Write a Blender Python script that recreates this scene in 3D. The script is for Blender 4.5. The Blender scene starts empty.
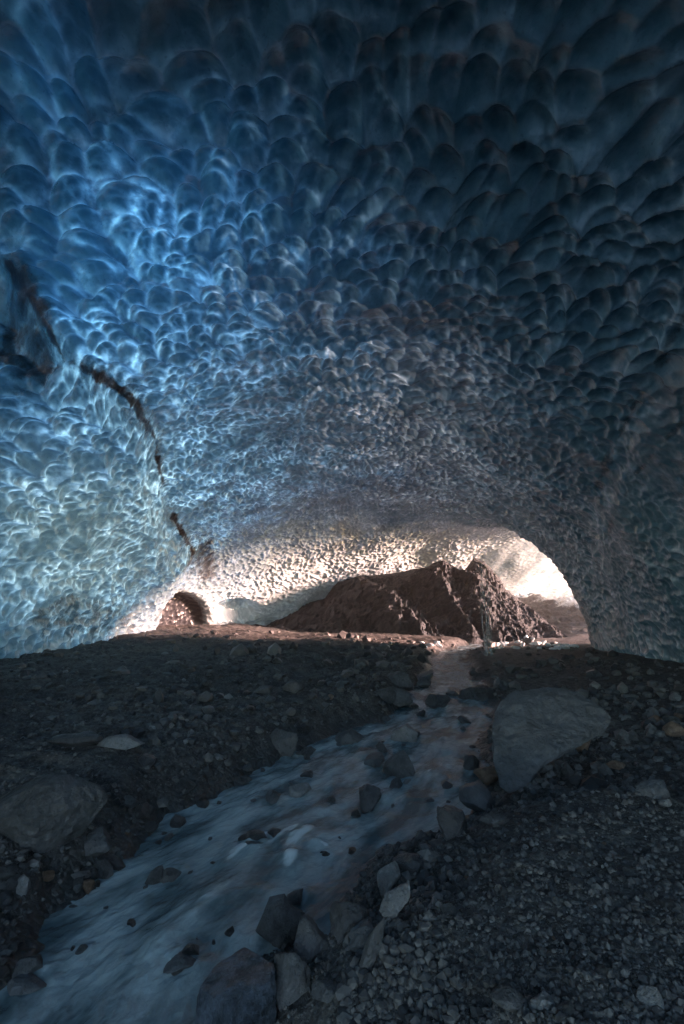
import bpy, math, random
import numpy as np
from mathutils import Vector

random.seed(7); rng = np.random.default_rng(11)
scene = bpy.context.scene
COL = scene.collection
CAMZ, PITCH, F = 1.6, math.radians(12.8), 455.0
CP, SP = math.cos(PITCH), math.sin(PITCH)

# ------------------------------------------------------------ pixel <-> world helpers
def ray(px, py):
    x = px-342.0; v = 512.0-py
    return np.array([x, F*CP - v*SP, v*CP + F*SP])
def at_y(px, py, Y):
    d = ray(px, py); return np.array([0, 0, CAMZ]) + d*(Y/d[1])
def project(P):
    x = P[..., 0]; y = P[..., 1]; z = P[..., 2]-CAMZ
    dep = y*CP + z*SP; up = -y*SP + z*CP
    dep_s = np.where(dep > 0.05, dep, 0.05)
    return 342+F*x/dep_s, 512-F*up/dep_s, dep

# ------------------------------------------------------------ numpy noise
def _h(ix, iy, iz, s):
    with np.errstate(over='ignore'):
        h = (ix.astype(np.uint32)*np.uint32(374761393) + iy.astype(np.uint32)*np.uint32(668265263)
             + iz.astype(np.uint32)*np.uint32(2147483647) + np.uint32(s*974711 & 0xffffffff))
        h = (h ^ (h >> np.uint32(13)))*np.uint32(1274126177)
        h = (h ^ (h >> np.uint32(16)))*np.uint32(2246822519)
        h = h ^ (h >> np.uint32(15))
    return (h & np.uint32(0xffffff)).astype(np.float32)/np.float32(16777216)
def vnoise(P, scale, seed=0):
    q = (P*scale).astype(np.float32); i = np.floor(q).astype(np.int64); f = q-i
    f = f*f*(3-2*f); out = np.zeros(len(P), np.float32)
    for a in (0, 1):
        wa = f[:, 0] if a else 1-f[:, 0]
        for b in (0, 1):
            wb = f[:, 1] if b else 1-f[:, 1]
            for c in (0, 1):
                wc = f[:, 2] if c else 1-f[:, 2]
                out += wa*wb*wc*_h(i[:, 0]+a+5000, i[:, 1]+b+5000, i[:, 2]+c+5000, seed)
    return out*2-1
def fbm(P, scale, octv=4, seed=0, gain=.5, ridge=False):
    o = 0; a = 1; t = 0
    for k in range(octv):
        n = vnoise(P, scale*(2.03**k), seed+k*17)
        if ridge: n = 1-2*np.abs(n)
        o = o+a*n; t += a; a *= gain
    return o/t
def scallop(P, cell, seed, flow, skew):
    """concave cups with sharp crests: squared distance to the nearest jittered site"""
    out = np.empty(len(P), np.float32)
    rid = np.empty(len(P), np.float32)
    for s0 in range(0, len(P), 150000):
        q = (P[s0:s0+150000]/cell).astype(np.float32); i = np.floor(q).astype(np.int64)
        best = np.full(len(q), 9, np.float32); val = np.zeros(len(q), np.float32); sec = np.full(len(q), 9, np.float32)
        for a in (-1, 0, 1):
            for b in (-1, 0, 1):
                for c in (-1, 0, 1):
                    ii = i+np.array([a, b, c])+5000
                    J = np.stack([_h(ii[:, 0], ii[:, 1], ii[:, 2], seed+k) for k in (1, 2, 3)], 1)
                    d = q-(i+np.array([a, b, c])+0.1+0.8*J).astype(np.float32)
                    r = (d*d).sum(1); r = r*(1+skew*(d@flow)/np.sqrt(r+1e-6))
                    m = r < best
                    sec = np.where(m, best, np.minimum(sec, r))
                    val = np.where(m, r, val); best = np.where(m, r, best)
        out[s0:s0+150000] = val; rid[s0:s0+150000] = np.sqrt(sec)-np.sqrt(best)
    return out, rid
def sstep(a, b, x):
    t = np.clip((x-a)/(b-a), 0, 1); return t*t*(3-2*t)
def seg_dist(X, Y, poly, closed=False):
    d = np.full(X.shape, 1e9); n = len(poly)
    for k in range(n if closed else n-1):
        x0, y0 = poly[k]; x1, y1 = poly[(k+1) % n]
        dx, dy = x1-x0, y1-y0; t = np.clip(((X-x0)*dx+(Y-y0)*dy)/(dx*dx+dy*dy+1e-12), 0, 1)
        d = np.minimum(d, np.hypot(X-x0-t*dx, Y-y0-t*dy))
    return d
def inside(X, Y, poly):
    r = np.zeros(X.shape, bool); n = len(poly)
    for k in range(n):
        x0, y0 = poly[k]; x1, y1 = poly[(k+1) % n]
        if y0 == y1: continue
        c = ((y0 > Y) != (y1 > Y)) & (X < (x1-x0)*(Y-y0)/(y1-y0)+x0)
        r ^= c
    return r
def sdf(X, Y, poly):
    d = seg_dist(X, Y, poly, True); return np.where(inside(X, Y, poly), -d, d)

# ------------------------------------------------------------ mesh helpers
def make_mesh(name, V, Fq, mat, smooth=True, attrs=None, parent=None, loc=None):
    me = bpy.data.meshes.new(name)
    V = np.asarray(V, np.float32); Fq = np.asarray(Fq, np.int32); k = Fq.shape[1]
    me.vertices.add(len(V)); me.vertices.foreach_set('co', V.ravel())
    me.loops.add(Fq.size); me.loops.foreach_set('vertex_index', Fq.ravel())
    me.polygons.add(len(Fq)); me.polygons.foreach_set('loop_start', np.arange(0, Fq.size, k, dtype=np.int32))
    me.polygons.foreach_set('use_smooth', np.full(len(Fq), smooth))
    for an, av in (attrs or {}).items():
        a = me.attributes.new(an, 'FLOAT', 'POINT'); a.data.foreach_set('value', np.asarray(av, np.float32).ravel())
    me.update(calc_edges=True)
    if mat: me.materials.append(mat)
    o = bpy.data.objects.new(name, me); COL.objects.link(o)
    if parent: o.parent = parent
    if loc is not None: o.location = loc
    return o
def grid_faces(n, m):
    a = np.arange(n*m, dtype=np.int32).reshape(n, m)
    return np.stack([a[:-1, :-1], a[1:, :-1], a[1:, 1:], a[:-1, 1:]], -1).reshape(-1, 4)
def sub_mesh(name, V, Fq, mask, mat, attrs, flip=False):
    f = Fq[mask]; used = np.unique(f); rm = np.full(len(V), -1, np.int32); rm[used] = np.arange(len(used))
    f = rm[f]
    if flip: f = f[:, ::-1]
    return make_mesh(name, V[used], f, mat, True, {k: v[used] for k, v in attrs.items()})
def tag(o, label=None, cat=None, group=None, kind=None):
    if label: o['label'] = label
    if cat: o['category'] = cat
    if group: o['group'] = group
    if kind: o['kind'] = kind
    return o

# ------------------------------------------------------------ material helpers
class NT:
    def __init__(s, name):
        s.m = bpy.data.materials.new(name); s.m.use_nodes = True; s.t = s.m.node_tree; s.t.nodes.clear()
        s.out = s.t.nodes.new('ShaderNodeOutputMaterial')
    def n(s, ty, **kw):
        nd = s.t.nodes.new(ty)
        for k, v in kw.items():
            if k.startswith('_'): setattr(nd, k[1:], v)
            else:
                key = int(k[1:]) if k[0] == 'i' and k[1:].isdigit() else k.replace('__', ' ')
                if isinstance(v, bpy.types.NodeSocket): s.t.links.new(v, nd.inputs[key])
                else: nd.inputs[key].default_value = v
        return nd
    def attr(s, name): return s.n('ShaderNodeAttribute', _attribute_name=name).outputs['Fac']
    def math(s, op, a, b=0.0, c=None):
        kw = dict(_operation=op, i0=a, i1=b)
        if c is not None: kw['i2'] = c
        return s.n('ShaderNodeMath', **kw).outputs[0]
    def mix(s, f, a, b): return s.n('ShaderNodeMix', _data_type='RGBA', i0=f, i6=a, i7=b).outputs[2]
    def ramp(s, v, lo, hi, a=0.0, b=1.0):
        return s.n('ShaderNodeMapRange', _interpolation_type='SMOOTHSTEP', i0=v, i1=lo, i2=hi, i3=a, i4=b).outputs[0]
    def noise(s, vec, sc, det=4, rough=.55):
        kw = {'Scale': sc, 'Detail': det, 'Roughness': rough}
        nd = s.n('ShaderNodeTexNoise', **kw)
        if vec is not None: s.t.links.new(vec, nd.inputs['Vector'])
        return nd.outputs['Fac']
    def pos(s): return s.n('ShaderNodeNewGeometry').outputs['Position']
    def objc(s): return s.n('ShaderNodeTexCoord').outputs['Object']
    def bump(s, h, st, dist): return s.n('ShaderNodeBump', Strength=st, Distance=dist, Height=h).outputs[0]
    def done(s, sh): s.t.links.new(sh, s.out.inputs['Surface']); return s.m
C4 = lambda r, g, b: (r, g, b, 1)

def mat_ice():
    t = NT('glacier_ice'); P = t.pos()
    thin, dirt_shade, crest, pale = t.attr('thin'), t.attr('dirt_shade'), t.attr('crest'), t.attr('pale')
    n1 = t.noise(P, .35, 3); n2 = t.noise(P, 2.2, 5, .6); n3 = t.noise(P, 22, 5, .65); n4 = t.noise(P, 5, 4, .6)
    col = t.mix(t.ramp(n1, .35, .65), C4(.06, .145, .185), C4(.11, .21, .245))          # clear ice in the cups, darkened as painted shade
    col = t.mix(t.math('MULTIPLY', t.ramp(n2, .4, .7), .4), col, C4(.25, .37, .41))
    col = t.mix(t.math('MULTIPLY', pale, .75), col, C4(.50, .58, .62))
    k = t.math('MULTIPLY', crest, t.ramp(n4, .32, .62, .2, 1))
    col = t.mix(k, col, C4(.80, .85, .88))                                          # crests whitened to paint in the light they catch
    col = t.mix(t.math('MULTIPLY', t.ramp(n3, .58, .7), .4), col, C4(.06, .08, .10))
    dm = t.ramp(t.math('ADD', t.math('MULTIPLY', t.math('ADD', n3, n2), .35), dirt_shade), .62, 1.05)
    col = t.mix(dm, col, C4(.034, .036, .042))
    h = t.math('ADD', t.math('MULTIPLY', t.noise(P, 9, 6, .62), .7), t.math('MULTIPLY', n3, .3))
    nrm = t.bump(h, .5, .05)
    rough = t.math('ADD', .05, t.math('MULTIPLY', t.math('ADD', n2, dm), .2))
    p = t.n('ShaderNodeBsdfPrincipled', Base__Color=col, Roughness=rough, Normal=nrm, IOR=1.45)
    p.inputs['Specular IOR Level'].default_value = 1.0
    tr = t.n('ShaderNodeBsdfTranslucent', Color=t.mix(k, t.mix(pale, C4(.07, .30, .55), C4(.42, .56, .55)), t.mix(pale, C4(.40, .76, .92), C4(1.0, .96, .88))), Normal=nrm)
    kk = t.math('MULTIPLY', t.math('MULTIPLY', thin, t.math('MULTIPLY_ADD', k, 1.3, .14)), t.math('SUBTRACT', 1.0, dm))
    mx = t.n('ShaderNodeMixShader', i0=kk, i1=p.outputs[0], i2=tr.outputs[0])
    return t.done(mx.outputs[0])
def mat_ground():
    t = NT('dark_gravel'); P = t.pos(); wet = t.attr('wet')
    n1 = t.noise(P, .5, 4); n2 = t.noise(P, 7, 6, .7); n3 = t.noise(P, 45, 4, .7)
    v = t.n('ShaderNodeTexVoronoi', Vector=P, Scale=26.0)
    c = t.mix(t.ramp(n1, .35, .65), C4(.085, .08, .08), C4(.125, .117, .115))
    c = t.mix(t.ramp(n2, .38, .62), c, C4(.04, .038, .04))
    c = t.mix(t.math('MULTIPLY', t.ramp(n3, .5, .7), .6), c, C4(.21, .195, .185))
    c = t.mix(t.math('MULTIPLY', wet, .6), c, C4(.035, .04, .045))
    c = t.mix(t.ramp(t.math('ADD', t.attr('snow_bounce'), t.math('MULTIPLY', t.math('SUBTRACT', n2, .5), .8)), .35, .65), c, C4(.72, .74, .76))
    h = t.math('ADD', t.math('MULTIPLY', v.outputs['Distance'], -.8), t.math('ADD', t.math('MULTIPLY', n3, .6), n2))
    r = t.math('SUBTRACT', .85, t.math('MULTIPLY', wet, .55))
    return t.done(t.n('ShaderNodeBsdfPrincipled', Base__Color=c, Roughness=r, Normal=t.bump(h, .8, .035)).outputs[0])
def mat_rock(name, a, b, stain=None, rough=.75, sc=3.0, bd=.05):
    t = NT(name); P = t.objc()
    n1 = t.noise(P, sc, 5, .6); n2 = t.noise(P, sc*7, 5, .7); n3 = t.noise(P, sc*1.3, 2)
    c = t.mix(t.ramp(n1, .35, .65), a, b)
    c = t.mix(t.math('MULTIPLY', t.ramp(n2, .52, .7), .55), c, C4(a[0]*.35, a[1]*.35, a[2]*.35))
    c = t.mix(t.math('MULTIPLY', t.ramp(n2, .5, .3), .4), c, C4(min(1, b[0]*1.7), min(1, b[1]*1.7), min(1, b[2]*1.7)))
    if stain: c = t.mix(t.ramp(n3, .53, .62), c, stain)
    h = t.math('ADD', n1, t.math('ADD', t.math('MULTIPLY', n2, .5), t.math('MULTIPLY', t.noise(P, sc*25, 5, .75), .25)))
    return t.done(t.n('ShaderNodeBsdfPrincipled', Base__Color=c, Roughness=rough, Normal=t.bump(h, 1, bd)).outputs[0])
def mat_water():
    t = NT('silky_meltwater'); s = t.attr('along'); x = t.attr('across'); foam = t.attr('foam')
    v = t.n('ShaderNodeCombineXYZ', X=t.math('MULTIPLY', s, 1.5), Y=t.math('MULTIPLY', x, 3.6)).outputs[0]
    v2 = t.n('ShaderNodeCombineXYZ', X=t.math('MULTIPLY', s, 4.0), Y=t.math('MULTIPLY', x, 7.0)).outputs[0]
    n1 = t.noise(v, 1.0, 4, .55); n2 = t.noise(v2, 1.5, 5, .6)
    c = t.mix(t.ramp(n1, .35, .65), C4(.11, .17, .20), C4(.52, .64, .70))
    f = t.ramp(t.math('ADD', foam, t.math('MULTIPLY', t.math('SUBTRACT', n2, .5), .8)), .35, 1.0)
    c = t.mix(f, c, C4(.80, .88, .92))
    r = t.math('ADD', .16, t.math('MULTIPLY', f, .4))
    h = t.math('ADD', n1, t.math('ADD', t.math('MULTIPLY', n2, .6), t.math('MULTIPLY', t.noise(v2, 5.0, 5, .6), .35)))
    p = t.n('ShaderNodeBsdfPrincipled', Base__Color=c, Roughness=r, Normal=t.bump(h, .7, .05), IOR=1.33)
    tp = t.n('ShaderNodeBsdfTransparent', Color=C4(.75, .85, .9))
    return t.done(t.n('ShaderNodeMixShader', i0=t.ramp(f, 0, .5, .78, 1), i1=tp.outputs[0], i2=p.outputs[0]).outputs[0])

M_ICE = mat_ice(); M_GROUND = mat_ground(); M_WATER = mat_water()
M_DARK = mat_rock('wet_dark_rock', C4(.05, .05, .055), C4(.10, .10, .11), rough=.35)
M_GREY = mat_rock('grey_rock', C4(.075, .077, .082), C4(.14, .14, .15))
M_PALE = mat_rock('pale_rock', C4(.18, .18, .19), C4(.27, .27, .28))
M_BROWN = mat_rock('brown_rock', C4(.20, .13, .09), C4(.29, .20, .15))
M_RUST = mat_rock('rust_stained_rock', C4(.22, .22, .22), C4(.32, .31, .30), stain=C4(.36, .12, .05))
M_SPECK = mat_rock('speckled_wet_rock', C4(.03, .04, .055), C4(.15, .18, .24), rough=.3, sc=9)
M_RIDGE = mat_rock('ridge_rock', C4(.018, .026, .036), C4(.036, .047, .060), sc=.8, bd=.35)
M_SLAB = mat_rock('smooth_slab_rock', C4(.085, .09, .10), C4(.125, .13, .145), rough=.55, sc=1.4)

# ------------------------------------------------------------ ICE CAVE
# ribs: left base, crown, right base, height, exponents
RIBS = [
 ((-6.4,-5.5),(.8,-5.5),(7.6,-5.5),6.3,2.2,2.2),
 ((-7.8,-2),(0,-2),(7.8,-2),6.6,2.2,2.2),
 ((-8.2,4),(0,4),(8.2,4),6.9,2.1,2.3),
 ((-8.9,10),(0,10.5),(8.6,10),7.2,2.0,2.4),
 ((-9.8,16),(.8,17),(9.6,15.5),7.5,1.9,2.4),
 ((-10.2,23),(2.5,24),(10.8,19.8),7.3,1.8,2.2),
 ((-7.4,30.5),(6,30.5),(14.2,21.3),7.2,1.6,2.9),
 ((0,38.5),(13,35.5),(19,19),7.9,1.45,3),
 ((12,46.5),(24,39),(25,17),9.6,1.4,3),
 ((21,57),(36,42),(31,15.5),12,1.4,2.1),
 ((36,66),(48,46),(38,14),15,1.4,2.1),
]
def rib_pt(r, u):
    L, M, R, h, nl, nr = r; th = u*math.pi
    c = np.cos(th); s = np.sin(th); left = c > 0
    n = np.where(left, nl, nr); ac = np.abs(c)**(2/n); z = (h+.7)*np.abs(s)**(2/n)-.7
    B = np.where(left[:, None], np.array(L), np.array(R)); Mm = np.array(M)
    xy = Mm+(B-Mm)*ac[:, None]
    return np.concatenate([xy, z[:, None]], 1)
NU = 1150
ub = np.linspace(0, 1, NU)
RP = np.stack([rib_pt(r, ub) for r in RIBS])            # ribs x NU x 3
# even out arc length on every rib
for k in range(len(RP)):
    d = np.r_[0, np.cumsum(np.linalg.norm(np.diff(RP[k], axis=0), axis=1))]; d /= d[-1]
    RP[k] = np.stack([np.interp(ub, d, RP[k][:, a]) for a in range(3)], 1)
ws = []
steps = [20, 230, 290, 250, 240, 180, 130, 110, 60, 50]
for k, n in enumerate(steps): ws += list(k+np.arange(n)/n)
ws = np.array(ws+[len(RIBS)-1.0])
def catmull(P, w):
    i = np.clip(np.floor(w).astype(int), 0, len(P)-2); f = (w-i)[:, None, None]
    g = lambda j: P[np.clip(j, 0, len(P)-1)]
    p0, p1, p2, p3 = g(i-1), g(i), g(i+1), g(i+2)
    return .5*(2*p1+(p2-p0)*f+(2*p0-5*p1+4*p2-p3)*f*f+(3*p1-p0-3*p2+p3)*f**3)
B = catmull(RP, ws); NW = len(ws)
du = np.gradient(B, axis=1); dw = np.gradient(B, axis=0)
N = np.cross(du, dw); N /= np.linalg.norm(N, axis=2, keepdims=True)
ctr = B[:, NU//2, :].copy(); ctr[:, 2] = 2.0
sgn = np.sign(((ctr[:, None, :]-B)*N).sum(2)); N *= np.where(np.median(sgn) < 0, -1, 1)   # inward normals
P = B.reshape(-1, 3); Nn = N.reshape(-1, 3)
U = np.tile(ub, NW); W = np.repeat(ws, NU)
PX, PY, DEP = project(P); vis = DEP > .5
# large undulation of the vault
und = fbm(P, .16, 2, 31)*.55 + fbm(P, .5, 2, 77)*.16
# left buttress: a tongue of older ice standing proud of the wall, edged by a seam of debris
BUT = [(-900, 150), (-120, 200), (0, 250), (28, 292), (60, 350), (100, 372), (132, 396), (156, 440), (163, 500), (176, 530), (192, 548), (186, 575), (168, 605), (152, 640), (150, 760), (-900, 900)]
sb = sdf(PX, PY, BUT); sb = np.where(vis & (PX < 400), sb, 999)
wob = fbm(P, 1.2, 3, 5)*8
but = sstep(8, -34, sb+wob*1.6)
# alcove melted under the buttress
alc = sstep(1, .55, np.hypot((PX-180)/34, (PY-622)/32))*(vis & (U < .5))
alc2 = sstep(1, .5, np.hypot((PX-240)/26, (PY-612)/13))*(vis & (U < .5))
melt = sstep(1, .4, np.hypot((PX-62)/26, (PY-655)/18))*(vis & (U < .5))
# right-hand flank beyond the dark seam
RS = [(900, 60), (700, 290), (655, 370), (622, 430), (602, 480), (596, 540), (600, 600), (600, 700), (900, 900)]
sr = sdf(PX, PY, RS); sr = np.where(vis & (PX > 380) & (W < 5.2), sr, 999)
flank = sstep(4, -30, sr+wob)
warp = np.stack([fbm(P, .9, 2, 101+k*9) for k in range(3)], 1)*.34
flow = np.array([.15, -1., -.1], np.float32)
Pa = P*np.array([1, .92, .86])
ca, ra = scallop(Pa+warp, .33, 3, flow, .42)
cb, rb = scallop(Pa+warp, .265, 23, flow, .42)
sc2, rid2 = scallop(P+warp*.6, .16, 9, flow, .2)
but0 = (sb < 0)
amp_var = .75+.55*np.clip(.5+fbm(P, .45, 3, 909), 0, 1)
kb = sstep(4, 11, P[:, 1]+.9*(3.5-P[:, 2])+3*vnoise(P, .42, 4))*(1-.75*but0)
big = np.clip(ca, -.3, 1.1)*(1-kb)+np.clip(cb, -.3, 1.1)*kb*.7
ridm = ra*(1-kb)+rb*kb
nearL = sstep(.5, .1, U)
amp = (.31+.07*sstep(9, 4, P[:, 1]))*amp_var
seamL = np.minimum(seg_dist(PX, PY, [(-300, 180), (0, 250), (28, 292), (60, 350), (100, 372), (132, 396), (156, 440), (163, 480)]),
                   seg_dist(PX, PY, [(172, 515), (190, 545), (186, 560)]))
seamL2 = seg_dist(PX, PY, [(-200, 300), (0, 330), (40, 345), (75, 362)])
seamR = np.minimum(seg_dist(PX, PY, [(900, 60), (700, 290), (655, 370), (622, 430), (602, 480)]), seg_dist(PX, PY, [(760, 330), (684, 420), (640, 470), (612, 540)])+3)
patch = (W > 5)*(U < .6)*sstep(1.05, .75, np.hypot((PX-520)/46, (PY-567)/30)+.3*fbm(P, .25, 3, 61))
amp = amp*(1-.45*flank)*(1-.8*patch)
tiny = fbm(P, 6, 3, 55)*.012
slab = .25*sstep(.1, -.3, fbm(P, .5, 2, 12))
amp = amp*(1-.8*np.exp(-(np.minimum(seamL, seamL2+4)/9)**2)*(vis & (U < .5)))
D = und + amp*(big-.35) + (.03+.035*sstep(.1, .5, fbm(P, .4, 2, 61)))*np.clip(sc2, -.2, 1) + tiny
D = D + but*.7 + flank*.12 - alc*.9 - alc2*1.0 - melt*.9
V = P + Nn*D[:, None].astype(np.float32)
# masks kept as vertex attributes (placed glow, debris plus alcove shade, painted crest light)
PX2, PY2, DEP2 = project(V)
nz = fbm(P, 2.2, 4, 41)
dirt_shade = np.zeros(len(P))
okL = vis & (U < .5); okR = vis & (U > .5) & (W < 5.3)
dirt_shade = np.maximum(dirt_shade, okL*sstep(7, .5, seamL+nz*5+fbm(P, 7, 2, 43)*3)*.68)
dirt_shade = np.maximum(dirt_shade, okL*sstep(6, 0, seamL2+nz*8)*.6)
dirt_shade = np.maximum(dirt_shade, okL*sstep(1.1, .3, np.hypot((PX-15)/55, (PY-310)/60)+nz*.8)*.6)
dirt_shade = np.maximum(dirt_shade, okL*sstep(1.0, .3, np.hypot((PX-205)/22, (PY-560)/45)+nz*.5)*.6)
dirt_shade = np.maximum(dirt_shade, okL*sstep(1.0, .3, np.hypot((PX-60)/110, (PY-608)/30)+nz*.9)*.5)
dirt_shade = np.maximum(dirt_shade, okR*sstep(9, 0, seamR+nz*11)*.5)
dirt_shade = np.maximum(dirt_shade, sstep(.25, .8, fbm(P, .35, 4, 90)+.15*fbm(P, 2, 3, 3))*.45*(W > 1))
dirt_shade = np.maximum(dirt_shade, np.clip(alc*1.3, 0, .95)); dirt_shade = np.maximum(dirt_shade, okL*sstep(34, 4, seamL+nz*14)*.40); dirt_shade = np.maximum(dirt_shade, .24*patch)  # first term paints the alcove's shade into the colour; the rest is debris
thin = .03+.0*U
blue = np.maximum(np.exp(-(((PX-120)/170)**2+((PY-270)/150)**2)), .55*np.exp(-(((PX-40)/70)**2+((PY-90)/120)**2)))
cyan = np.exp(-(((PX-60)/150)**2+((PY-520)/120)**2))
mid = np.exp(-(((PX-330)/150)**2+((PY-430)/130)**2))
thin = np.where(vis, .015+.70*blue+1.55*cyan+.12*mid, .03)  # transmission raised zone by zone to place the glow, no thickness modelled
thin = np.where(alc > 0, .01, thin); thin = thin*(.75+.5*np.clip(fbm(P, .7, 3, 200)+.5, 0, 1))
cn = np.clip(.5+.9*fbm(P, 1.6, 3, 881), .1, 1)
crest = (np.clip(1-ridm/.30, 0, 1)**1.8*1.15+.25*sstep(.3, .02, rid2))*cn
farp = sstep(5.0, 6.2, W+.5*fbm(P, .3, 2, 19))*sstep(.62, .5, U)  # far ice lightened in colour to read as sunlit
crest = crest*(.4+.6*np.clip(blue*1.3+cyan*1.3+mid*.8+farp, 0, 1)*vis)  # crests whitened most in the zones meant to look lit
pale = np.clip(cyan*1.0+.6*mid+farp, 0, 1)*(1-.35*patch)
attrs = {'pale': pale, 'thin': np.clip(thin, 0, .8), 'dirt_shade': dirt_shade, 'crest': crest}
GF = grid_faces(NW, NU)
fs = sb[GF].mean(1); fr = sr[GF].mean(1); fW = W[GF].mean(1); fU = U[GF].mean(1)
fY = V[GF[:, 0], 1]; keep = ~((fW > 7.0) & (fU > .46))
isL = (fs < 0) & (fW < 5.6); isR = (fr < 0) & ~isL; isF = (fW > 6.0) & (fU < .62) & ~isL & ~isR
front = np.cross(V[GF[:, 1]]-V[GF[:, 0]], V[GF[:, 2]]-V[GF[:, 0]]); flip = np.median((front*Nn[GF[:, 0]]).sum(1)) < 0
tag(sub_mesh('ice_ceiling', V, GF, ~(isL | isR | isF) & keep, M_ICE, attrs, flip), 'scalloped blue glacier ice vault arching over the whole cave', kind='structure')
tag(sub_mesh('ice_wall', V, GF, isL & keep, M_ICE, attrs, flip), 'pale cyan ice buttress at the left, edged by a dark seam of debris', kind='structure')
tag(sub_mesh('ice_wall', V, GF, isR & keep, M_ICE, attrs, flip), 'dark blue ice flank at the right edge beside the cave mouth', kind='structure')
tag(sub_mesh('ice_wall', V, GF, isF, M_ICE, attrs, flip), 'sunlit peach ice wall seen through the cave mouth', kind='structure')

# ------------------------------------------------------------ GROUND
def g0(px, py, z=0.0):
    d = ray(px, py); t = (z-CAMZ)/d[2]; return (d[0]*t, d[1]*t)
LE = [(-40, 1010), (10, 930), (80, 880), (130, 836), (215, 790), (300, 742), (385, 715), (425, 672), (436, 652)]
RE = [(468, 652), (474, 668), (492, 700), (492, 760), (468, 815), (405, 855), (362, 888), (318, 935), (268, 985), (232, 1060)]
WL = [g0(*p) for p in LE]; WR = [g0(*p) for p in RE]
WL = [(-2.6, -3), (-2.1, .6)]+WL+[(8.5, 30), (14, 36)]
WR = [(16, 33), (9.9, 28)]+WR+[(-.25, 1.0), (-.2, -3)]
STREAM = WL+WR
def ground_z(X, Y):
    P3 = np.stack([X, Y, np.zeros_like(X)], 1)
    wob = fbm(P3, 2.2, 4, 301)*.24 + fbm(P3, .6, 2, 302)*.18*sstep(5, 12, Y)
    s = sdf(X, Y, STREAM)+wob
    left = X < np.interp(Y, [-3, 1, 2.5, 5, 10, 20, 30], [-1.3, -1.1, -.5, .1, 1.2, 4.6, 9])
    bL = .10+.22*sstep(.0, .55, s)+.18*sstep(1.0, 5, s)+.45*sstep(14, 27, Y)*sstep(2, 10, s)*sstep(-1.5, -7, X)
    bL = bL + .16*fbm(P3*np.array([.5, 1.6, 1]), 1.1, 4, 311, ridge=True)*sstep(.3, 1.2, s)
    plate = sstep(4.05, 3.25, Y+.25*fbm(P3, .9, 3, 320)+.12*np.abs(X-1.8))
    bR = .06+.12*sstep(0, .5, s)+.28*sstep(0, 1.2, s)*plate + .16*sstep(.8, 5, s)*(1-plate)
    bR = bR + .05*fbm(P3, .9, 4, 330)*sstep(.2, 1, s)
    z = np.where(left, bL, bR)
    bank = sstep(-.32, .20, s)
    bed = -.11+.075*fbm(P3, 3.2, 4, 340)+.04*fbm(P3, 8, 2, 341)
    z = bed*(1-bank)+z*bank
    # talus beyond the mouth
    ta = sstep(0, 1, (Y-31)/13)*sstep(11, 26, X+.35*(Y-40))*3.2*(1+.25*fbm(P3, .3, 3, 360))
    ta = ta+.10*sstep(24, 30, Y)*fbm(P3, .8, 3, 361)+sstep(32, 38, Y)*.35*fbm(P3, 1.1, 4, 363, ridge=True)
    z = z+ta*sstep(26, 32, Y)+10*sstep(13, 24, X)*sstep(12, 2, Y)  # last term: unseen hill added to keep sun off the rear ground
    z = z+.018*fbm(P3, 5, 3, 350)+.012*fbm(P3, 14, 3, 351)
    return z, s
def ground_at(px, py):
    """where the line of sight through a pixel meets the ground"""
    d = ray(px, py); d = d/np.linalg.norm(d)
    t = np.concatenate([np.arange(1.2, 12, .02), np.arange(12, 70, .1)])
    Q = np.array([0, 0, CAMZ])+t[:, None]*d
    z, s = ground_z(Q[:, 0], Q[:, 1]); k = np.argmax(Q[:, 2] < z)
    if Q[k, 2] >= z[k]: k = len(t)-1
    return Q[k], t[k]
ang = np.concatenate([np.linspace(-180, -50, 50, endpoint=False), np.linspace(-50, 50, 900), np.linspace(50, 180, 51)[1:]])
ang = np.radians(ang)
rad = np.concatenate([np.linspace(0.02, 1.2, 16, endpoint=False), 1.2*np.exp(np.linspace(0, math.log(60/1.2), 900)), [80, 120]])
R_, A_ = np.meshgrid(rad, ang, indexing='ij')
gx = (R_*np.sin(A_)).ravel(); gy = (R_*np.cos(A_)).ravel()
gz, gs = ground_z(gx, gy)
far = np.hypot(gx, gy) > 70; gz = np.where(far, .2, gz)
gP = np.stack([gx, gy, 0*gx], 1); snow_bounce = .75*sstep(17, 22, gx+2.5*fbm(gP, .25, 4, 71))*sstep(16, 20, gy)+.9*sstep(-6.5, -9, gy)  # snow added to bounce light inward; the rear patch is out of view
wet = sstep(.25, -.05, gs)
go = make_mesh('ground', np.stack([gx, gy, gz], 1), grid_faces(len(rad), len(ang))[:, ::-1], M_GROUND, True, {'wet': wet, 'snow_bounce': snow_bounce})
tag(go, 'dark gravel and silt floor of the ice cave', kind='structure')

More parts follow.
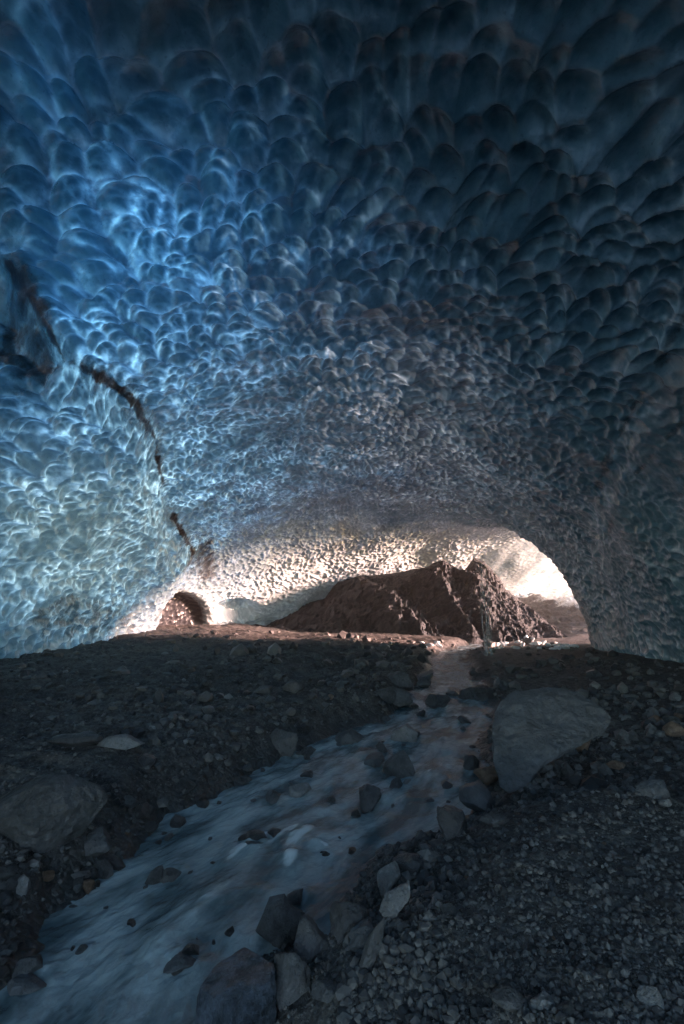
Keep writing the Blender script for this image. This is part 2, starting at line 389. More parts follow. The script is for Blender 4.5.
# ------------------------------------------------------------ ROCKS
import bmesh
def ico(sub):
    bm = bmesh.new(); bmesh.ops.create_icosphere(bm, subdivisions=sub, radius=1)
    v = np.array([x.co[:] for x in bm.verts]); f = np.array([[a.index for a in p.verts] for p in bm.faces]); bm.free(); return v, f
ICO = {k: ico(k) for k in (1, 2, 3, 4, 5)}
def chip(p, seed, n=26, q0=.80, q1=.97, facing=None):
    """break flat facets off a lump"""
    r = np.random.default_rng(seed+9000); p = p.copy()
    for k in range(n):
        d = r.normal(size=3)
        if facing is not None: d = d*.75+np.array(facing)
        d /= np.linalg.norm(d); h = p@d; lim = np.quantile(h, r.uniform(q0, q1)); m = h > lim
        p[m] -= d[None]*((h[m]-lim)*.96)[:, None]
    return p
def rock_shape(seed, size, sub=4, planes=14, rough=.05, sharp=44):
    r = np.random.default_rng(seed); v, f = ICO[sub]
    n = r.normal(size=(planes, 3)); n /= np.linalg.norm(n, axis=1, keepdims=True); d = r.uniform(.62, 1.0, planes)
    c = np.clip(v@n.T, 1e-3, None)/d                       # 1/radius of each cutting plane
    rad = (np.sum(c**sharp, 1))**(-1/sharp)
    rad = np.minimum(rad, 1.25)
    p = v*rad[:, None]; off = r.uniform(0, 50, 3)
    if sub > 2:
        p = chip(p, seed, 20, .80, .97); q = p+off
        rad2 = 1+rough*2.2*fbm(q, 1.7, 3, seed % 50)+rough*fbm(q, 5, 3, 7, ridge=True)
        if sub > 3: rad2 = rad2+rough*.35*fbm(q, 15, 2, 9)
        p = p*rad2[:, None]
    e = (p.max(0)-p.min(0)); p = (p-(p.max(0)+p.min(0))/2)/e
    return p*np.array(size), f
used_seed = [100]; WAKES = []
def wake(x, y, w):
    if sdf(np.array([x]), np.array([y]), STREAM)[0] < -.02: WAKES.append((x, y, w))
def rock(name, label, px, pyb, wpx, hpx, mat, dep=.8, rot=None, sink=.18, sub=4, planes=14, rough=.06, lean=0, seed=None, group=None, cat='rock'):
    """rock whose visible foot stands at pixel (px,pyb)"""
    if seed is None: used_seed[0] += 1; seed = used_seed[0]
    Pw, t = ground_at(px, pyb); depth = project(Pw[None])[2][0]
    w = wpx*depth/F; d = w*dep; phi = math.atan2(CAMZ-Pw[2], math.hypot(Pw[0], Pw[1]))
    h = max((hpx*depth/F*1.05 - .8*d*math.sin(phi))/math.cos(phi), .3*w)
    p, f = rock_shape(seed, (w, d, h/(1-sink)), sub, planes, rough)
    if lean: 
        c, s = math.cos(lean), math.sin(lean); p = np.stack([p[:, 0]*c-p[:, 2]*s, p[:, 1], p[:, 0]*s+p[:, 2]*c], 1)
    if sdf(Pw[None, 0], Pw[None, 1], STREAM)[0] < .05: Pw[2] = max(Pw[2], -.05)
    zb = Pw[2]+ (p[:, 2].max()-p[:, 2].min())*(.5-sink)
    wake(Pw[0], Pw[1]+d*.4, max(w, d))
    o = make_mesh(name, p, f, mat, True, loc=(Pw[0], Pw[1]+d*.4, zb))
    o.rotation_euler.z = rot if rot is not None else 0
    tag(o, label, cat, group); return o
def outline_rock(name, label, pts, mat, thick=.5, lean=.5, relief=.5, seed=1, chips=10, rough=.09, cat='rock', sink=12):
    """a rock with the outline seen in the photo, real size, leaning back, with a faceted front and a full back"""
    r = np.random.default_rng(seed); pts = np.array(pts, float); pyb = pts[:, 1].max(); pc = pts[:, 0].mean()
    Pw, t = ground_at(pc, min(pyb, 1040)-2 if pyb < 1030 else pyb); Y0 = Pw[1]
    K, RG = 200, 46; q = np.r_[pts, pts[:1]]; d = np.r_[0, np.cumsum(np.hypot(*np.diff(q, axis=0).T))]
    uu = np.linspace(0, d[-1], K, endpoint=False); O = np.stack([np.interp(uu, d, q[:, 0]), np.interp(uu, d, q[:, 1])], 1)
    O = O + (r.normal(size=(K, 2)))*.15
    c = O.mean(0); size = np.ptp(pts, axis=0).max(); O[:, 1] = np.where(O[:, 1] > pyb-.15*np.ptp(pts[:, 1]), O[:, 1]+sink*.5, O[:, 1])
    def w3(px, py): 
        dd = ray(px, py); zr = dd[2]/dd[1]; Yp = (Y0*(1)+lean*(CAMZ-Pw[2]))/(1-lean*zr)   # plane y = Y0 + lean*(z-zbase)
        return np.array([dd[0]/dd[1]*Yp, Yp, CAMZ+zr*Yp])
    W3 = np.array([w3(*o) for o in O]); C = w3(*c); S = np.ptp(W3[:, 0]); H = np.ptp(W3[:, 2])
    S = (S+H)/2
    nf = 9; A = r.normal(size=(nf, 2)); A /= np.linalg.norm(A, axis=1, keepdims=True); off = r.uniform(.25, .8, nf); sl = r.uniform(.5, 1.2, nf)
    V = []; Fc = []
    back = np.array([0, 1.0, -.15])
    for side in (0, 1):
        for i in range(RG):
            f = math.sin((i+ (0 if side == 0 else 1))/RG*math.pi/2) if side == 0 else 1-(i+1)/RG*.999
            p = C+(W3-C)*f
            pl = (W3-C)[:, [0, 2]]*f/(S*.5)
            e = np.clip(1-f**5, 0, 1)
            hgt = np.min(np.clip(off[None]+sl[None]*(1.0-pl@A.T)*.5, 0, 9), axis=1)*e
            if side == 0: p = p+np.array([0, -1, .25])*(hgt*relief*S*.6)[:, None]
            else: p = p+back*(thick*S*(1-f**3))
            V.append(p)
    wake(C[0], C[1]+.2*S, S)
    V = np.array(V); n = len(V); Vf = chip(V.reshape(-1, 3), seed, chips, .86, .97, (.1, -.5, .3))
    Vf = Vf+ (rough*S)*(fbm((Vf+seed)/S, 2.2, 4, seed)[:, None]*np.array([.6, -1, .6])) + (rough*.5*S)*(fbm((Vf+seed)/S, 7, 5, seed+1, gain=.6, ridge=True)[:, None]*np.array([.2, -1, .3]))
    a = np.arange(n*K).reshape(n, K); b = np.roll(a, -1, 1)
    Fc = np.stack([a[:-1], a[1:], b[1:], b[:-1]], -1).reshape(-1, 4)
    loc = np.array([C[0], C[1], Pw[2]]); o = make_mesh(name, Vf-loc, Fc, mat, True, loc=loc)
    bm = bmesh.new(); bm.from_mesh(o.data); bmesh.ops.recalc_face_normals(bm, faces=bm.faces); bm.to_mesh(o.data); bm.free()
    tag(o, label, cat); return o
OUT = [
 ('boulder', 'big smooth grey slab boulder beside the right bank of the stream', [(500,702),(512,692),(545,688),(580,692),(600,706),(613,718),(604,732),(575,748),(545,764),(525,780),(508,788),(497,782),(492,765),(492,730),(496,712)], 'M_SLAB', dict(lean=.9, relief=.25, chips=0, thick=.5, rough=.07, seed=3, cat='boulder')),
 ('boulder', 'wet speckled blue boulder at the bottom edge, largest in the foreground', [(190,1075),(194,1000),(205,968),(222,945),(238,936),(262,936),(270,950),(276,985),(274,1075)], 'M_SPECK', dict(lean=.35, relief=.6, thick=.7, seed=4, cat='boulder')),
 ('rock', 'pointed rock with a black face standing just above the wet speckled boulder', [(250,942),(260,915),(268,897),(284,893),(292,905),(306,915),(314,927),(308,946),(280,950)], 'M_GREY', dict(relief=.7, seed=5)),
 ('boulder', 'large craggy dark boulder at the left edge of the photo', [(-30,862),(-25,800),(0,778),(30,770),(75,774),(100,785),(111,800),(106,825),(92,842),(70,850),(40,862),(0,868)], 'M_GREY', dict(lean=.4, relief=.5, rough=.1, seed=6, cat='boulder')),
 ('boulder', 'black square block boulder at the far right stream edge', [(457,703),(460,690),(466,682),(496,680),(499,690),(495,703),(475,707)], 'M_DARK', dict(lean=.3, seed=7, cat='boulder')),
 ('boulder', 'peaked dark boulder in the middle of the stream', [(380,780),(383,762),(396,750),(404,747),(415,757),(423,765),(421,782),(400,785)], 'M_GREY', dict(lean=.3, seed=8, rough=.08, cat='boulder')),
 ('rock', 'rust stained upright pale rock at the stream side of the gravel mound', [(372,897),(376,876),(384,862),(394,857),(403,864),(400,882),(392,902),(378,904)], 'M_RUST', dict(lean=.3, seed=9)),
 ('rock', 'smooth pale wedge rock leaning below the rust stained one', [(378,912),(384,895),(400,886),(413,880),(410,897),(398,914),(392,928),(383,924)], 'M_PALE', dict(lean=.4, seed=10, relief=.3)),
 ('rock', 'dark wet stone splitting the foaming cascade in the foreground', [(302,866),(306,856),(316,851),(326,856),(331,868),(316,872)], 'M_DARK', dict(seed=11, rough=.1)),
 ('rock', 'grey stone with wet black foot alone in the left of the stream', [(148,890),(152,877),(166,868),(181,866),(183,874),(172,886),(164,897)], 'M_GREY', dict(seed=12, rough=.1)),
]
for nm, lb, pts, mt, kw in OUT: outline_rock(nm, lb, pts, globals()[mt], **kw)
OUTL = {o[1] for o in OUT}
ROCKS = [
 ('boulder', 'big smooth grey slab boulder beside the right bank of the stream', 552, 775, 118, 92, M_SLAB, dict(dep=.8, sub=5, planes=9, rough=.03, sink=.12, seed=21, lean=-.25, cat='boulder')),
 ('boulder', 'wet speckled blue boulder at the bottom edge, largest in the foreground', 232, 1030, 76, 95, M_SPECK, dict(dep=.9, sub=5, planes=12, rough=.07, seed=32, cat='boulder')),
 ('rock', 'pointed rock with a black face standing just above the wet speckled boulder', 284, 938, 58, 50, M_DARK, dict(planes=9, seed=45, lean=.2)),
 ('rock', 'dark wet stone splitting the foaming cascade in the foreground', 316, 868, 28, 18, M_DARK, {}),
 ('rock', 'small black wet stone left of the foaming cascade', 250, 862, 26, 13, M_DARK, dict(planes=9)),
 ('rock', 'grey stone with wet black foot alone in the left of the stream', 167, 893, 34, 26, M_GREY, dict(planes=9)),
 ('rock', 'black upright stone in mid stream with white water behind', 371, 820, 23, 26, M_DARK, {}),
 ('boulder', 'peaked dark boulder in the middle of the stream', 403, 780, 42, 34, M_GREY, dict(cat='boulder', seed=61)),
 ('rock', 'pale topped stone in the stream just behind the peaked boulder', 405, 750, 28, 20, M_PALE, {}),
 ('rock', 'low dark stone at the left stream edge left of the pale topped one', 349, 753, 28, 16, M_GREY, {}),
 ('rock', 'tiny round black stone left of the peaked boulder', 382, 759, 12, 12, M_DARK, {}),
 ('boulder', 'rounded grey boulder on the far left bank, nearer of a pair', 394, 706, 40, 20, M_GREY, dict(planes=22, cat='boulder')),
 ('boulder', 'rounded grey boulder on the far left bank, farther of a pair', 402, 689, 27, 18, M_GREY, dict(planes=22, cat='boulder')),
 ('rock', 'dark triangular stone midstream in front of the black block', 440, 713, 26, 17, M_DARK, dict(planes=9)),
 ('boulder', 'black square block boulder at the far right stream edge', 479, 703, 42, 25, M_DARK, dict(planes=8, seed=77, cat='boulder')),
 ('rock', 'small stone on the far left stream edge below the lit gravel', 425, 690, 15, 9, M_GREY, {}),
 ('rock', 'craggy grey rock on the rim of the left bank', 281, 757, 34, 28, M_GREY, dict(rough=.12)),
 ('rock', 'pale flat stone awash in the shallow stream by the left bank', 299, 810, 24, 14, M_PALE, {}),
 ('rock', 'small dark stone beside the pale flat stone awash', 272, 811, 16, 13, M_DARK, {}),
 ('boulder', 'large craggy dark boulder at the left edge of the photo', 52, 845, 120, 72, M_GREY, dict(dep=.7, sub=5, rough=.13, seed=84, planes=11, cat='boulder')),
 ('rock', 'sloping grey rock below the large craggy boulder at left', 88, 862, 40, 30, M_GREY, dict(planes=9)),
 ('rock', 'pale flat slab lying on the left gravel terrace', 116, 752, 48, 15, M_PALE, dict(planes=9, dep=.6)),
 ('rock', 'long low dark rock left of the pale flat slab', 72, 751, 52, 17, M_DARK, dict(rough=.12, dep=.5)),
 ('rock', 'dark fist shaped stone below the pale flat slab', 144, 768, 20, 14, M_DARK, {}),
 ('rock', 'rust stained upright pale rock at the stream side of the gravel mound', 388, 897, 26, 44, M_RUST, dict(planes=9, seed=96, lean=.15)),
 ('rock', 'smooth pale wedge rock leaning below the rust stained one', 396, 925, 32, 44, M_PALE, dict(planes=8, seed=97, lean=-.2)),
 ('rock', 'black crumbly rock right behind the rust stained one', 412, 880, 36, 26, M_DARK, dict(rough=.14)),
 ('rock', 'pale upright splinter at the foot of the gravel mound', 372, 975, 18, 46, M_GREY, dict(planes=7, lean=-.35)),
 ('rock', 'black knobbly rock between the cascade and the gravel mound', 350, 938, 42, 34, M_DARK, dict(rough=.15)),
 ('rock', 'grey flat topped rock right of the pointed rock', 312, 962, 40, 40, M_GREY, dict(planes=9)),
 ('rock', 'slanting slate coloured rock above the pale splinter', 362, 952, 28, 24, M_SLAB, dict(planes=8)),
 ('rock', 'dark broken rock at the right foot of the wet speckled boulder', 290, 1005, 40, 44, M_GREY, dict(rough=.12)),
 ('rock', 'grey tilted rock at the bottom below the dark broken one', 330, 1010, 40, 26, M_GREY, dict(planes=9)),
 ('rock', 'dark rounded rock at the right stream edge under the slab boulder', 455, 840, 34, 32, M_DARK, dict(rough=.12)),
 ('rock', 'grey wedge rock between the slab boulder and the stream', 482, 812, 38, 28, M_SLAB, dict(planes=9)),
 ('rock', 'black stone touching the stream side of the slab boulder', 474, 782, 18, 20, M_DARK, dict(rough=.12)),
 ('rock', 'brown grey stone at the front foot of the slab boulder', 490, 786, 26, 18, M_BROWN, {}),
 ('rock', 'small wet stone with a white collar of water at the right bank', 448, 796, 11, 12, M_DARK, {}),
 ('rock', 'light grey flat rock on the edge of the gravel mound', 497, 828, 28, 13, M_GREY, dict(planes=9)),
 ('rock', 'reddish flat stone right behind the gravel mound crest', 586, 755, 22, 15, M_BROWN, {}),
 ('rock', 'orange brown oval stone on the dark ground right of the slab boulder', 619, 771, 22, 11, M_BROWN, dict(planes=22)),
 ('rock', 'grey round boulder at the right behind the gravel mound', 659, 800, 30, 20, M_SLAB, dict(planes=22)),
 ('rock', 'brown stone at the right edge halfway up the dark ground', 679, 738, 20, 16, M_BROWN, {}),
 ('rock', 'small grey cube like stone under the grey round boulder', 668, 808, 12, 9, M_PALE, dict(planes=8)),
 ('rock', 'grey angular stone at the bottom edge of the gravel mound', 514, 1018, 40, 27, M_GREY, dict(planes=9)),
 ('rock', 'flat pale stone next to the grey angular stone at the bottom edge', 547, 1010, 26, 14, M_PALE, {}),
 ('rock', 'pale chip of rock in the bottom right corner', 658, 1016, 26, 24, M_PALE, dict(planes=8)),
 ('rock', 'half sunk grey rock in the bottom left corner', 14, 985, 40, 26, M_GREY, {}),
 ('rock', 'pale upright pebble on the left bank above the corner rock', 19, 897, 13, 19, M_PALE, {}),
 ('rock', 'bluish stone at the bottom left edge of the stream', 15, 1022, 40, 22, M_SLAB, {}),
 ('rock', 'submerged grey stone near the bottom of the stream', 175, 1000, 34, 18, M_SLAB, {}),
 ('rock', 'small peaked stone on the left terrace in front of the rock ridge', 292, 694, 22, 15, M_GREY, dict(rough=.14)),
 ('rock', 'flat topped stone just left of the small peaked terrace stone', 262, 694, 18, 9, M_GREY, {}),
]
for nm, lb, px, py, w, h, mt, kw in ROCKS:
    if lb not in OUTL: rock(nm, lb, px, py, w, h, mt, **kw)

# repeated stones: a few shapes, copied
def proto(seed, sub=2): 
    p, f = rock_shape(seed, (1, .85, .65), sub, 11, .06); me = make_mesh('stone', p, f, None, False); return me
PROT = []
for k in range(8):
    for mt in (M_DARK, M_GREY, M_SLAB, M_PALE, M_BROWN):
        o = proto(500+k, 3); o.data.materials.append(mt); PROT.append(o.data); bpy.data.objects.remove(o)
def scatter(n, box, smin, smax, label, group, cond, weights=(.38, .36, .2, .02, .04), name='stone', seed=1):
    r = np.random.default_rng(seed); k = 0; tries = 0
    while k < n and tries < n*12:
        tries += 1
        px = r.uniform(box[0], box[2]); py = r.uniform(box[1], box[3]); Pw, t = ground_at(px, py)
        s = sdf(np.array([Pw[0]]), np.array([Pw[1]]), STREAM)[0]
        if not cond(px, py, s): continue
        dpt = project(Pw[None])[2][0]; size = (smin*(smax/smin)**(r.random()**1.8))*dpt/F
        me = PROT[r.integers(8)*5+r.choice(5, p=weights)]; wake(Pw[0], Pw[1], size)
        o = bpy.data.objects.new(name, me); COL.objects.link(o)
        if s < .05: Pw[2] = max(Pw[2], -.045)
        o.location = (Pw[0], Pw[1], Pw[2]+size*.15); o.scale = (size*r.uniform(.8, 1.3), size*r.uniform(.8, 1.2), size*r.uniform(.7, 1.1))
        o.rotation_euler = (r.normal()*.3, r.normal()*.3, r.uniform(0, 6.28)); tag(o, label, 'stone', group); k += 1
scatter(65, (0, 655, 400, 735), 4, 13, 'small loose stone on the left gravel terrace', 'stones on the left terrace', lambda a, b, s: s > .3, seed=2)
scatter(40, (60, 690, 430, 920), 6, 24, 'small stone on the crumbling edge of the left bank', 'stones along the left bank edge', lambda a, b, s: -.22 < s < .22 and a < 430 - (b-690)*1.3, seed=3)
scatter(45, (440, 655, 684, 790), 5, 20, 'small stone on the dark ground around the slab boulder', 'stones behind the gravel mound', lambda a, b, s: s > .1, seed=4)
scatter(45, (380, 830, 684, 1024), 6, 18, 'pebble on the gravel mound at lower right', 'pebbles on the gravel mound', lambda a, b, s: s > .15, seed=5)
scatter(75, (60, 680, 490, 1000), 6, 24, 'small wet stone breaking the surface of the stream', 'stones in the stream', lambda a, b, s: -1.4 < s < -.02, weights=(.55, .2, .2, .05, 0), seed=6)
scatter(25, (0, 860, 120, 1000), 8, 22, 'stone on the bank below the large craggy boulder at left', 'stones at lower left', lambda a, b, s: s > -.1, seed=7)

# ------------------------------------------------------------ STREAM
nS, nT = 900, 260
def resample(pts, n):
    p = np.array(pts, float); d = np.r_[0, np.cumsum(np.hypot(*np.diff(p, axis=0).T))]; return p, d
aL = np.array(WL); aR = np.array(WR)[::-1]
ys = np.concatenate([np.linspace(-3, 1.2, 30, endpoint=False), 1.2*np.exp(np.linspace(0, math.log(35/1.2), nS-30))])
xl = np.interp(ys, aL[:, 1], aL[:, 0])-.35-.03*ys; xr = np.interp(ys, aR[:, 1], aR[:, 0])+.35+.03*ys
tt = np.linspace(0, 1, nT)
X = xl[:, None]*(1-tt)+xr[:, None]*tt; Y = np.repeat(ys[:, None], nT, 1)
cx = .5*(xl+xr); sl = np.r_[0, np.cumsum(np.hypot(np.diff(cx), np.diff(ys)))]
along = np.repeat(sl[:, None], nT, 1).ravel(); across = (X-cx[:, None]).ravel()
X = X.ravel(); Y = Y.ravel()
Q = np.stack([along*1.3, across*3.2, np.zeros_like(X)], 1)
Qw = Q+np.stack([fbm(Q, .5, 2, 5), fbm(Q, .5, 2, 6), 0*X], 1)*.6
zz = -.035+.028*fbm(Qw, .9, 3, 400)+.022*fbm(Qw, 2.4, 3, 401)*sstep(2, 6, Y)+.013*fbm(Qw*np.array([1.3, .8, 1]), 5, 3, 403)
# small cascades: water piles over hidden stones
foam = np.clip(fbm(Qw, .8, 4, 410)*.9+.2, 0, 1)*.6
for (px, py, r, h, fo) in [(292, 858, .10, .035, .8), (300, 835, .22, .02, .75), (245, 850, .14, .025, .7), (262, 838, .2, .0, .5), (305, 890, .09, .03, .7), (345, 872, .2, .0, .45), (140, 940, .22, .01, .55), (380, 795, .25, .03, .4),
                           (330, 815, .3, .02, .45), (440, 775, .35, .03, .45), (415, 800, .22, .02, .55), (275, 935, .12, .02, .5), (440, 740, .5, .03, .35), (200, 900, .3, .02, .4), (450, 680, .8, .0, .3)]:
    gx0, gy0 = g0(px, py, -.03)
    e = np.exp(-(((X-gx0)/r)**2+((Y-gy0)/(r*.8))**2)); zz += h*e; ax = -(X-gx0)*.5-(Y-gy0)*.87; bx_ = (X-gx0)*.87-(Y-gy0)*.5
    foam = np.maximum(foam, fo*1.2*np.clip(.65+1.2*fbm(Qw*np.array([.7, 1.6, 1]), 2.2, 3, 433), .1, 1.2)*np.exp(-(np.where(ax > 0, ax/(r*1.5), ax/(r*.8))**2+(bx_/(r*.85))**2)))
wn = np.clip(.5+1.4*fbm(Qw, 3, 4, 421), 0, 1.3)
for (wx, wy, ww) in WAKES:
    ax = -(X-wx)*.45-(Y-wy)*.89; bx_ = (X-wx)*.89-(Y-wy)*.45; rr = ww*.5
    near = np.hypot(ax, bx_)
    ring = np.exp(-((near-rr*1.0)/(rr*.45))**2)*sstep(rr*.5, -rr, ax)
    tail = np.exp(-((np.abs(bx_)-rr*.8)/(rr*.35))**2)*np.exp(-np.clip(ax, 0, 99)/(rr*4))*(ax > 0)
    foam = np.maximum(foam, min(1, ww/.16)*(.6*ring+.5*tail)*wn); zz += .010*ring*min(1, ww/.16)
st = make_mesh('stream', np.stack([X, Y, zz], 1), grid_faces(len(ys), nT)[:, ::-1], M_WATER, True, {'along': along, 'across': across, 'foam': foam})
tag(st, 'milky blue meltwater stream running through the cave floor', kind='structure')

# ------------------------------------------------------------ loose gravel as one mass
def gravel(name, label, n, box, smin, smax, cond, seed, mat, zo=0.0):
    r = np.random.default_rng(seed); v, f = ICO[1]
    px = r.uniform(box[0], box[2], n); py = box[1]+(box[3]-box[1])*r.random(n)**.8
    # depth from a flat floor guess, then drop on the true ground
    x = px-342; vv = 512-py; dy = F*CP-vv*SP; dz = vv*CP+F*SP; t = (.25-CAMZ)/dz
    X = x*t; Y = dy*t; Z, S = ground_z(X, Y); k = cond(X, Y, S); X, Y, Z, S = X[k], Y[k], Z[k], S[k]
    dpt = Y*CP; size = (smin*(smax/smin)**(r.random(len(X))**4.5))*dpt/F; size = size*np.clip(.68+1.1*fbm(np.stack([X, Y, 0*X], 1), .9, 3, seed), .45, 1.6)
    m = len(X); jit = 1+r.uniform(-.33, .33, (m, len(v), 1)); base = v[None]*jit*r.uniform(.6, 1.2, (m, 1, 3))
    a = r.uniform(0, 6.28, m); c, s = np.cos(a)[:, None], np.sin(a)[:, None]
    bx = base[..., 0]*c-base[..., 1]*s; by = base[..., 0]*s+base[..., 1]*c
    Vv = np.stack([bx, by, base[..., 2]*.8], -1)*size[:, None, None]*.5
    Vv += np.stack([X, Y, Z+size*.12+0*zo], 1)[:, None]
    Ff = (f[None]+(np.arange(m)*len(v))[:, None, None]).reshape(-1, 3)
    tone = np.repeat(r.random(m), len(v))
    o = make_mesh(name, Vv.reshape(-1, 3), Ff, mat, False, {'tone': tone}); tag(o, label, kind='stuff'); return o
def mat_gravel(nm='loose_gravel', ro=.6):
    t = NT(nm); tn = t.attr('tone'); P = t.pos(); n = t.noise(P, 60, 3)
    c = t.mix(t.ramp(tn, 0, .8), C4(.045, .045, .05), C4(.14, .135, .135)); c = t.mix(t.ramp(tn, .93, 1.0), c, C4(.20, .20, .20))
    c = t.mix(t.math('MULTIPLY', t.ramp(n, .4, .7), .4), c, C4(.04, .04, .045))
    return t.done(t.n('ShaderNodeBsdfPrincipled', Base__Color=c, Roughness=ro).outputs[0])
MG = mat_gravel(); MGW = mat_gravel('wet_gravel', .22)
gravel('gravel', 'fine dark gravel covering the right bank and mound', 60000, (330, 640, 760, 1220), 1.3, 17, lambda X, Y, S: (S > .02) & (X > 0), 21, MG)
gravel('gravel', 'wet gravel lying in the shallow stream bed', 5000, (-60, 640, 520, 1090), 3, 15, lambda X, Y, S: (S < .12) & (S > -1.2) & (_h((X*2.2).astype(int)+900, (Y*2.2).astype(int)+900, (X*0).astype(int), 3) > .35), 23, MGW, -.1)
gravel('gravel', 'fine dark gravel strewn over the left bank', 50000, (-60, 640, 460, 1180), 1.5, 15, lambda X, Y, S: (S > .0) & (X < Y*.25-.2), 22, MG)

# ------------------------------------------------------------ ROCK RIDGE beyond the stream
TOP = [(255, 632), (285, 618), (306, 604), (325, 598), (337, 582), (365, 577), (398, 573), (420, 571), (432, 565), (443, 561), (456, 571), (464, 571), (473, 559), (482, 562), (492, 570), (506, 590), (522, 604), (540, 622), (565, 645)]
def ridge():
    n, m = 520, 260; px = np.linspace(255, 565, n); py = np.interp(px, [a for a, b in TOP], [b for a, b in TOP])
    top = np.array([at_y(a, b, 33.5+3.0*(a-255)/310) for a, b in zip(px, py)])
    fx = np.linspace(250, 545, n); foot = np.array([(*g0(a, 643+0*a, 0.0), 0) for a in fx]); foot[:, 1] = np.interp(fx, [250, 340, 430, 545], [28, 27.0, 26.8, 28.5]); foot[:, 0] = (fx-342)/462*foot[:, 1]; foot[:, 2] = -.3
    back = top+np.array([2.0, 9.0, 0]); back[:, 2] = -.3
    s = np.linspace(0, 1, m); G = np.zeros((n, m, 3))
    for j, q in enumerate(s):
        if q < .6:
            a = q/.6; G[:, j] = foot+(top-foot)*a; G[:, j, 2] = foot[:, 2]+(top[:, 2]-foot[:, 2])*(a**1.12)
        else:
            a = (q-.6)/.4; G[:, j] = top+(back-top)*a
    P = G.reshape(-1, 3)
    # gullies slanting down to the right
    S = np.repeat(s[None], n, 0).ravel(); I = np.repeat(np.linspace(0, 1, n)[:, None], m, 1).ravel()
    along = I*9-(1-S/.6)*2.2
    Q = np.stack([along, S*1.2, 0*S], 1)
    gul = fbm(Q*np.array([1, .35, 1]), 1.0, 3, 601, ridge=True); fine = fbm(P, .9, 5, 611, gain=.6); cr = fbm(P*np.array([1, 1, .5]), 2.4, 4, 621, ridge=True)
    env = sstep(0, .12, S)*(1-.75*np.exp(-((S-.6)/.05)**2))
    d = (gul*.95+fine*.5+cr*.38+.22*fbm(P*np.array([.6, .6, 2.2]), 1.3, 4, 640, ridge=True))*env
    nrm = np.array([.25, -.75, .6]); P = P+nrm*d[:, None]
    tag(make_mesh('rock_ridge', P, grid_faces(n, m)[:, ::-1], M_RIDGE, True), 'grey gullied rock ridge rising under the ice beyond the stream', kind='structure')
ridge()

# ------------------------------------------------------------ ice rubble outside, falling meltwater
IR = NT('crumbled_ice'); IR.done(IR.n('ShaderNodeBsdfPrincipled', Base__Color=IR.mix(IR.ramp(IR.noise(IR.objc(), 4), .4, .7), C4(.75, .80, .84), C4(.50, .62, .70)), Roughness=.35).outputs[0])
M_IR = IR.m
r = np.random.default_rng(9); pr = []
for k in range(5):
    p, f = rock_shape(700+k, (1, .8, .6), 3, 9, .08); o = make_mesh('ice_block', p, f, M_IR, True); pr.append(o.data); bpy.data.objects.remove(o)
for k in range(40):
    if k < 34: px = r.uniform(496, 575); py = 650-11*r.random()*(1-abs(px-530)/60 if px < 560 else .3)
    else: px = r.uniform(412, 445); py = r.uniform(643, 648)
    Pw, t = ground_at(px, py); sz = r.uniform(4, 9)*Pw[1]/F
    o = bpy.data.objects.new('ice_block', pr[k % 5]); COL.objects.link(o); o.location = Pw+np.array([0, 0, sz*.15]); o.scale = (sz*1.3, sz, sz*.8); o.rotation_euler = (r.normal()*.3, r.normal()*.3, r.uniform(0, 6))
    if k < 34: tag(o, 'white block of ice in the sunlit rubble beyond the cave mouth', 'ice block', 'ice rubble beyond the mouth')
    else: tag(o, 'small pale ice chunk where the stream meets the ridge foot', 'ice block', 'ice chunks at the ridge foot')
wf = NT('falling_water')
fw = wf.n('ShaderNodeBsdfPrincipled', Base__Color=C4(.8, .82, .85), Roughness=.3); fw.inputs['Alpha'].default_value = .17
wf.done(fw.outputs[0])
Pw, t = ground_at(489, 656)
def strand(x, y, z0, z1, r0, r1, n=60, k=10):
    V = []; 
    for i in range(n):
        a = i/(n-1); z = z1+(z0-z1)*a; rr = r0+(r1-r0)*a
        for j in range(k):
            th = 6.283*j/k; V.append((x+.03*math.sin(z*2.3+x*40)+math.cos(th)*rr*(1+.2*math.sin(i*.9+j)), y+math.sin(th)*rr, z))
    Fq = [(i*k+j, i*k+(j+1) % k, (i+1)*k+(j+1) % k, (i+1)*k+j) for i in range(n-1) for j in range(k)]
    return V, Fq
fall = bpy.data.objects.new('meltwater_fall', None); COL.objects.link(fall); fall.location = Pw
tag(fall, 'thin veil of meltwater dripping from the ice roof onto the gravel near the mouth', 'waterfall')
rr_ = np.random.default_rng(4)
for k in range(14):
    dx, dy = rr_.normal()*.07, rr_.normal()*.07
    V_, F_ = strand(dx, dy, -.05, rr_.uniform(2.5, 4.8), .004, rr_.uniform(.012, .03), k=6)
    make_mesh('water_strand', V_, F_, wf.m, True, parent=fall)

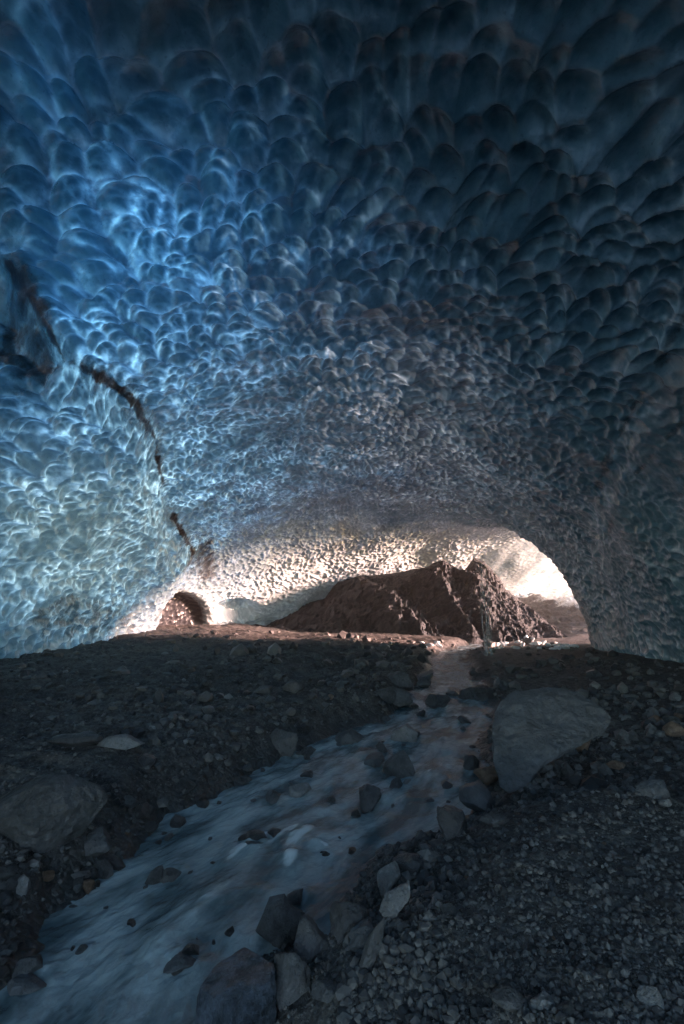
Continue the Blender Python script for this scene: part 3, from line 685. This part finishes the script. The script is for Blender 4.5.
# haze
hz = bpy.data.materials.new('haze'); hz.use_nodes = True; ht = hz.node_tree; ht.nodes.clear()
ho = ht.nodes.new('ShaderNodeOutputMaterial'); hv = ht.nodes.new('ShaderNodeVolumePrincipled'); hv.inputs['Density'].default_value = .0008; hv.inputs['Color'].default_value = (.95, .97, 1, 1)
hv.inputs['Anisotropy'].default_value = .2
ht.links.new(hv.outputs[0], ho.inputs['Volume'])
bv = [(x, y, z) for x in (-130, 130) for y in (-130, 130) for z in (-1.8, 22)]
bf = [(0, 1, 3, 2), (4, 6, 7, 5), (0, 4, 5, 1), (2, 3, 7, 6), (0, 2, 6, 4), (1, 5, 7, 3)]
tag(make_mesh('haze', bv, bf, hz, False), 'thin cold mist hanging in the cave air', kind='stuff')

# ------------------------------------------------------------ camera, light
cam = bpy.data.cameras.new('camera'); co = bpy.data.objects.new('camera', cam); COL.objects.link(co)
cam.sensor_fit = 'VERTICAL'; cam.sensor_height = 36; cam.lens = 36*F/1024; cam.clip_end = 6000; cam.clip_start = .05
co.location = (0, 0, CAMZ); co.rotation_euler = (math.pi/2+PITCH, 0, 0); scene.camera = co
w = bpy.data.worlds.new('World'); scene.world = w; w.use_nodes = True; nt = w.node_tree; nt.nodes.clear()
sky = nt.nodes.new('ShaderNodeTexSky'); sky.sky_type = 'NISHITA'; sky.sun_disc = False
SUN = Vector((1, .08, .14)).normalized()
elev = math.asin(SUN.z); az = math.atan2(SUN.x, SUN.y)
sky.sun_elevation = elev; sky.sun_rotation = az; sky.dust_density = .3; sky.ozone_density = 1.6
bg = nt.nodes.new('ShaderNodeBackground'); bg.inputs[1].default_value = .15
wo = nt.nodes.new('ShaderNodeOutputWorld'); nt.links.new(sky.outputs[0], bg.inputs[0]); nt.links.new(bg.outputs[0], wo.inputs[0])
sl_ = bpy.data.lights.new('sun', 'SUN'); sl_.energy = 5; sl_.angle = math.radians(10); sl_.color = (1, .58, .47)
so = bpy.data.objects.new('sun', sl_); COL.objects.link(so); so.rotation_euler = SUN.to_track_quat('Z', 'Y').to_euler(); so.location = (60, 20, 30)
vs = scene.view_settings; vs.view_transform = 'Standard'; vs.look = 'None'; vs.exposure = 2.85; vs.gamma = 1
cy = scene.cycles; cy.use_denoising = True; cy.max_bounces = 8; cy.diffuse_bounces = 5; cy.glossy_bounces = 3; cy.transparent_max_bounces = 12
cy.sample_clamp_indirect = 6; cy.use_adaptive_sampling = True
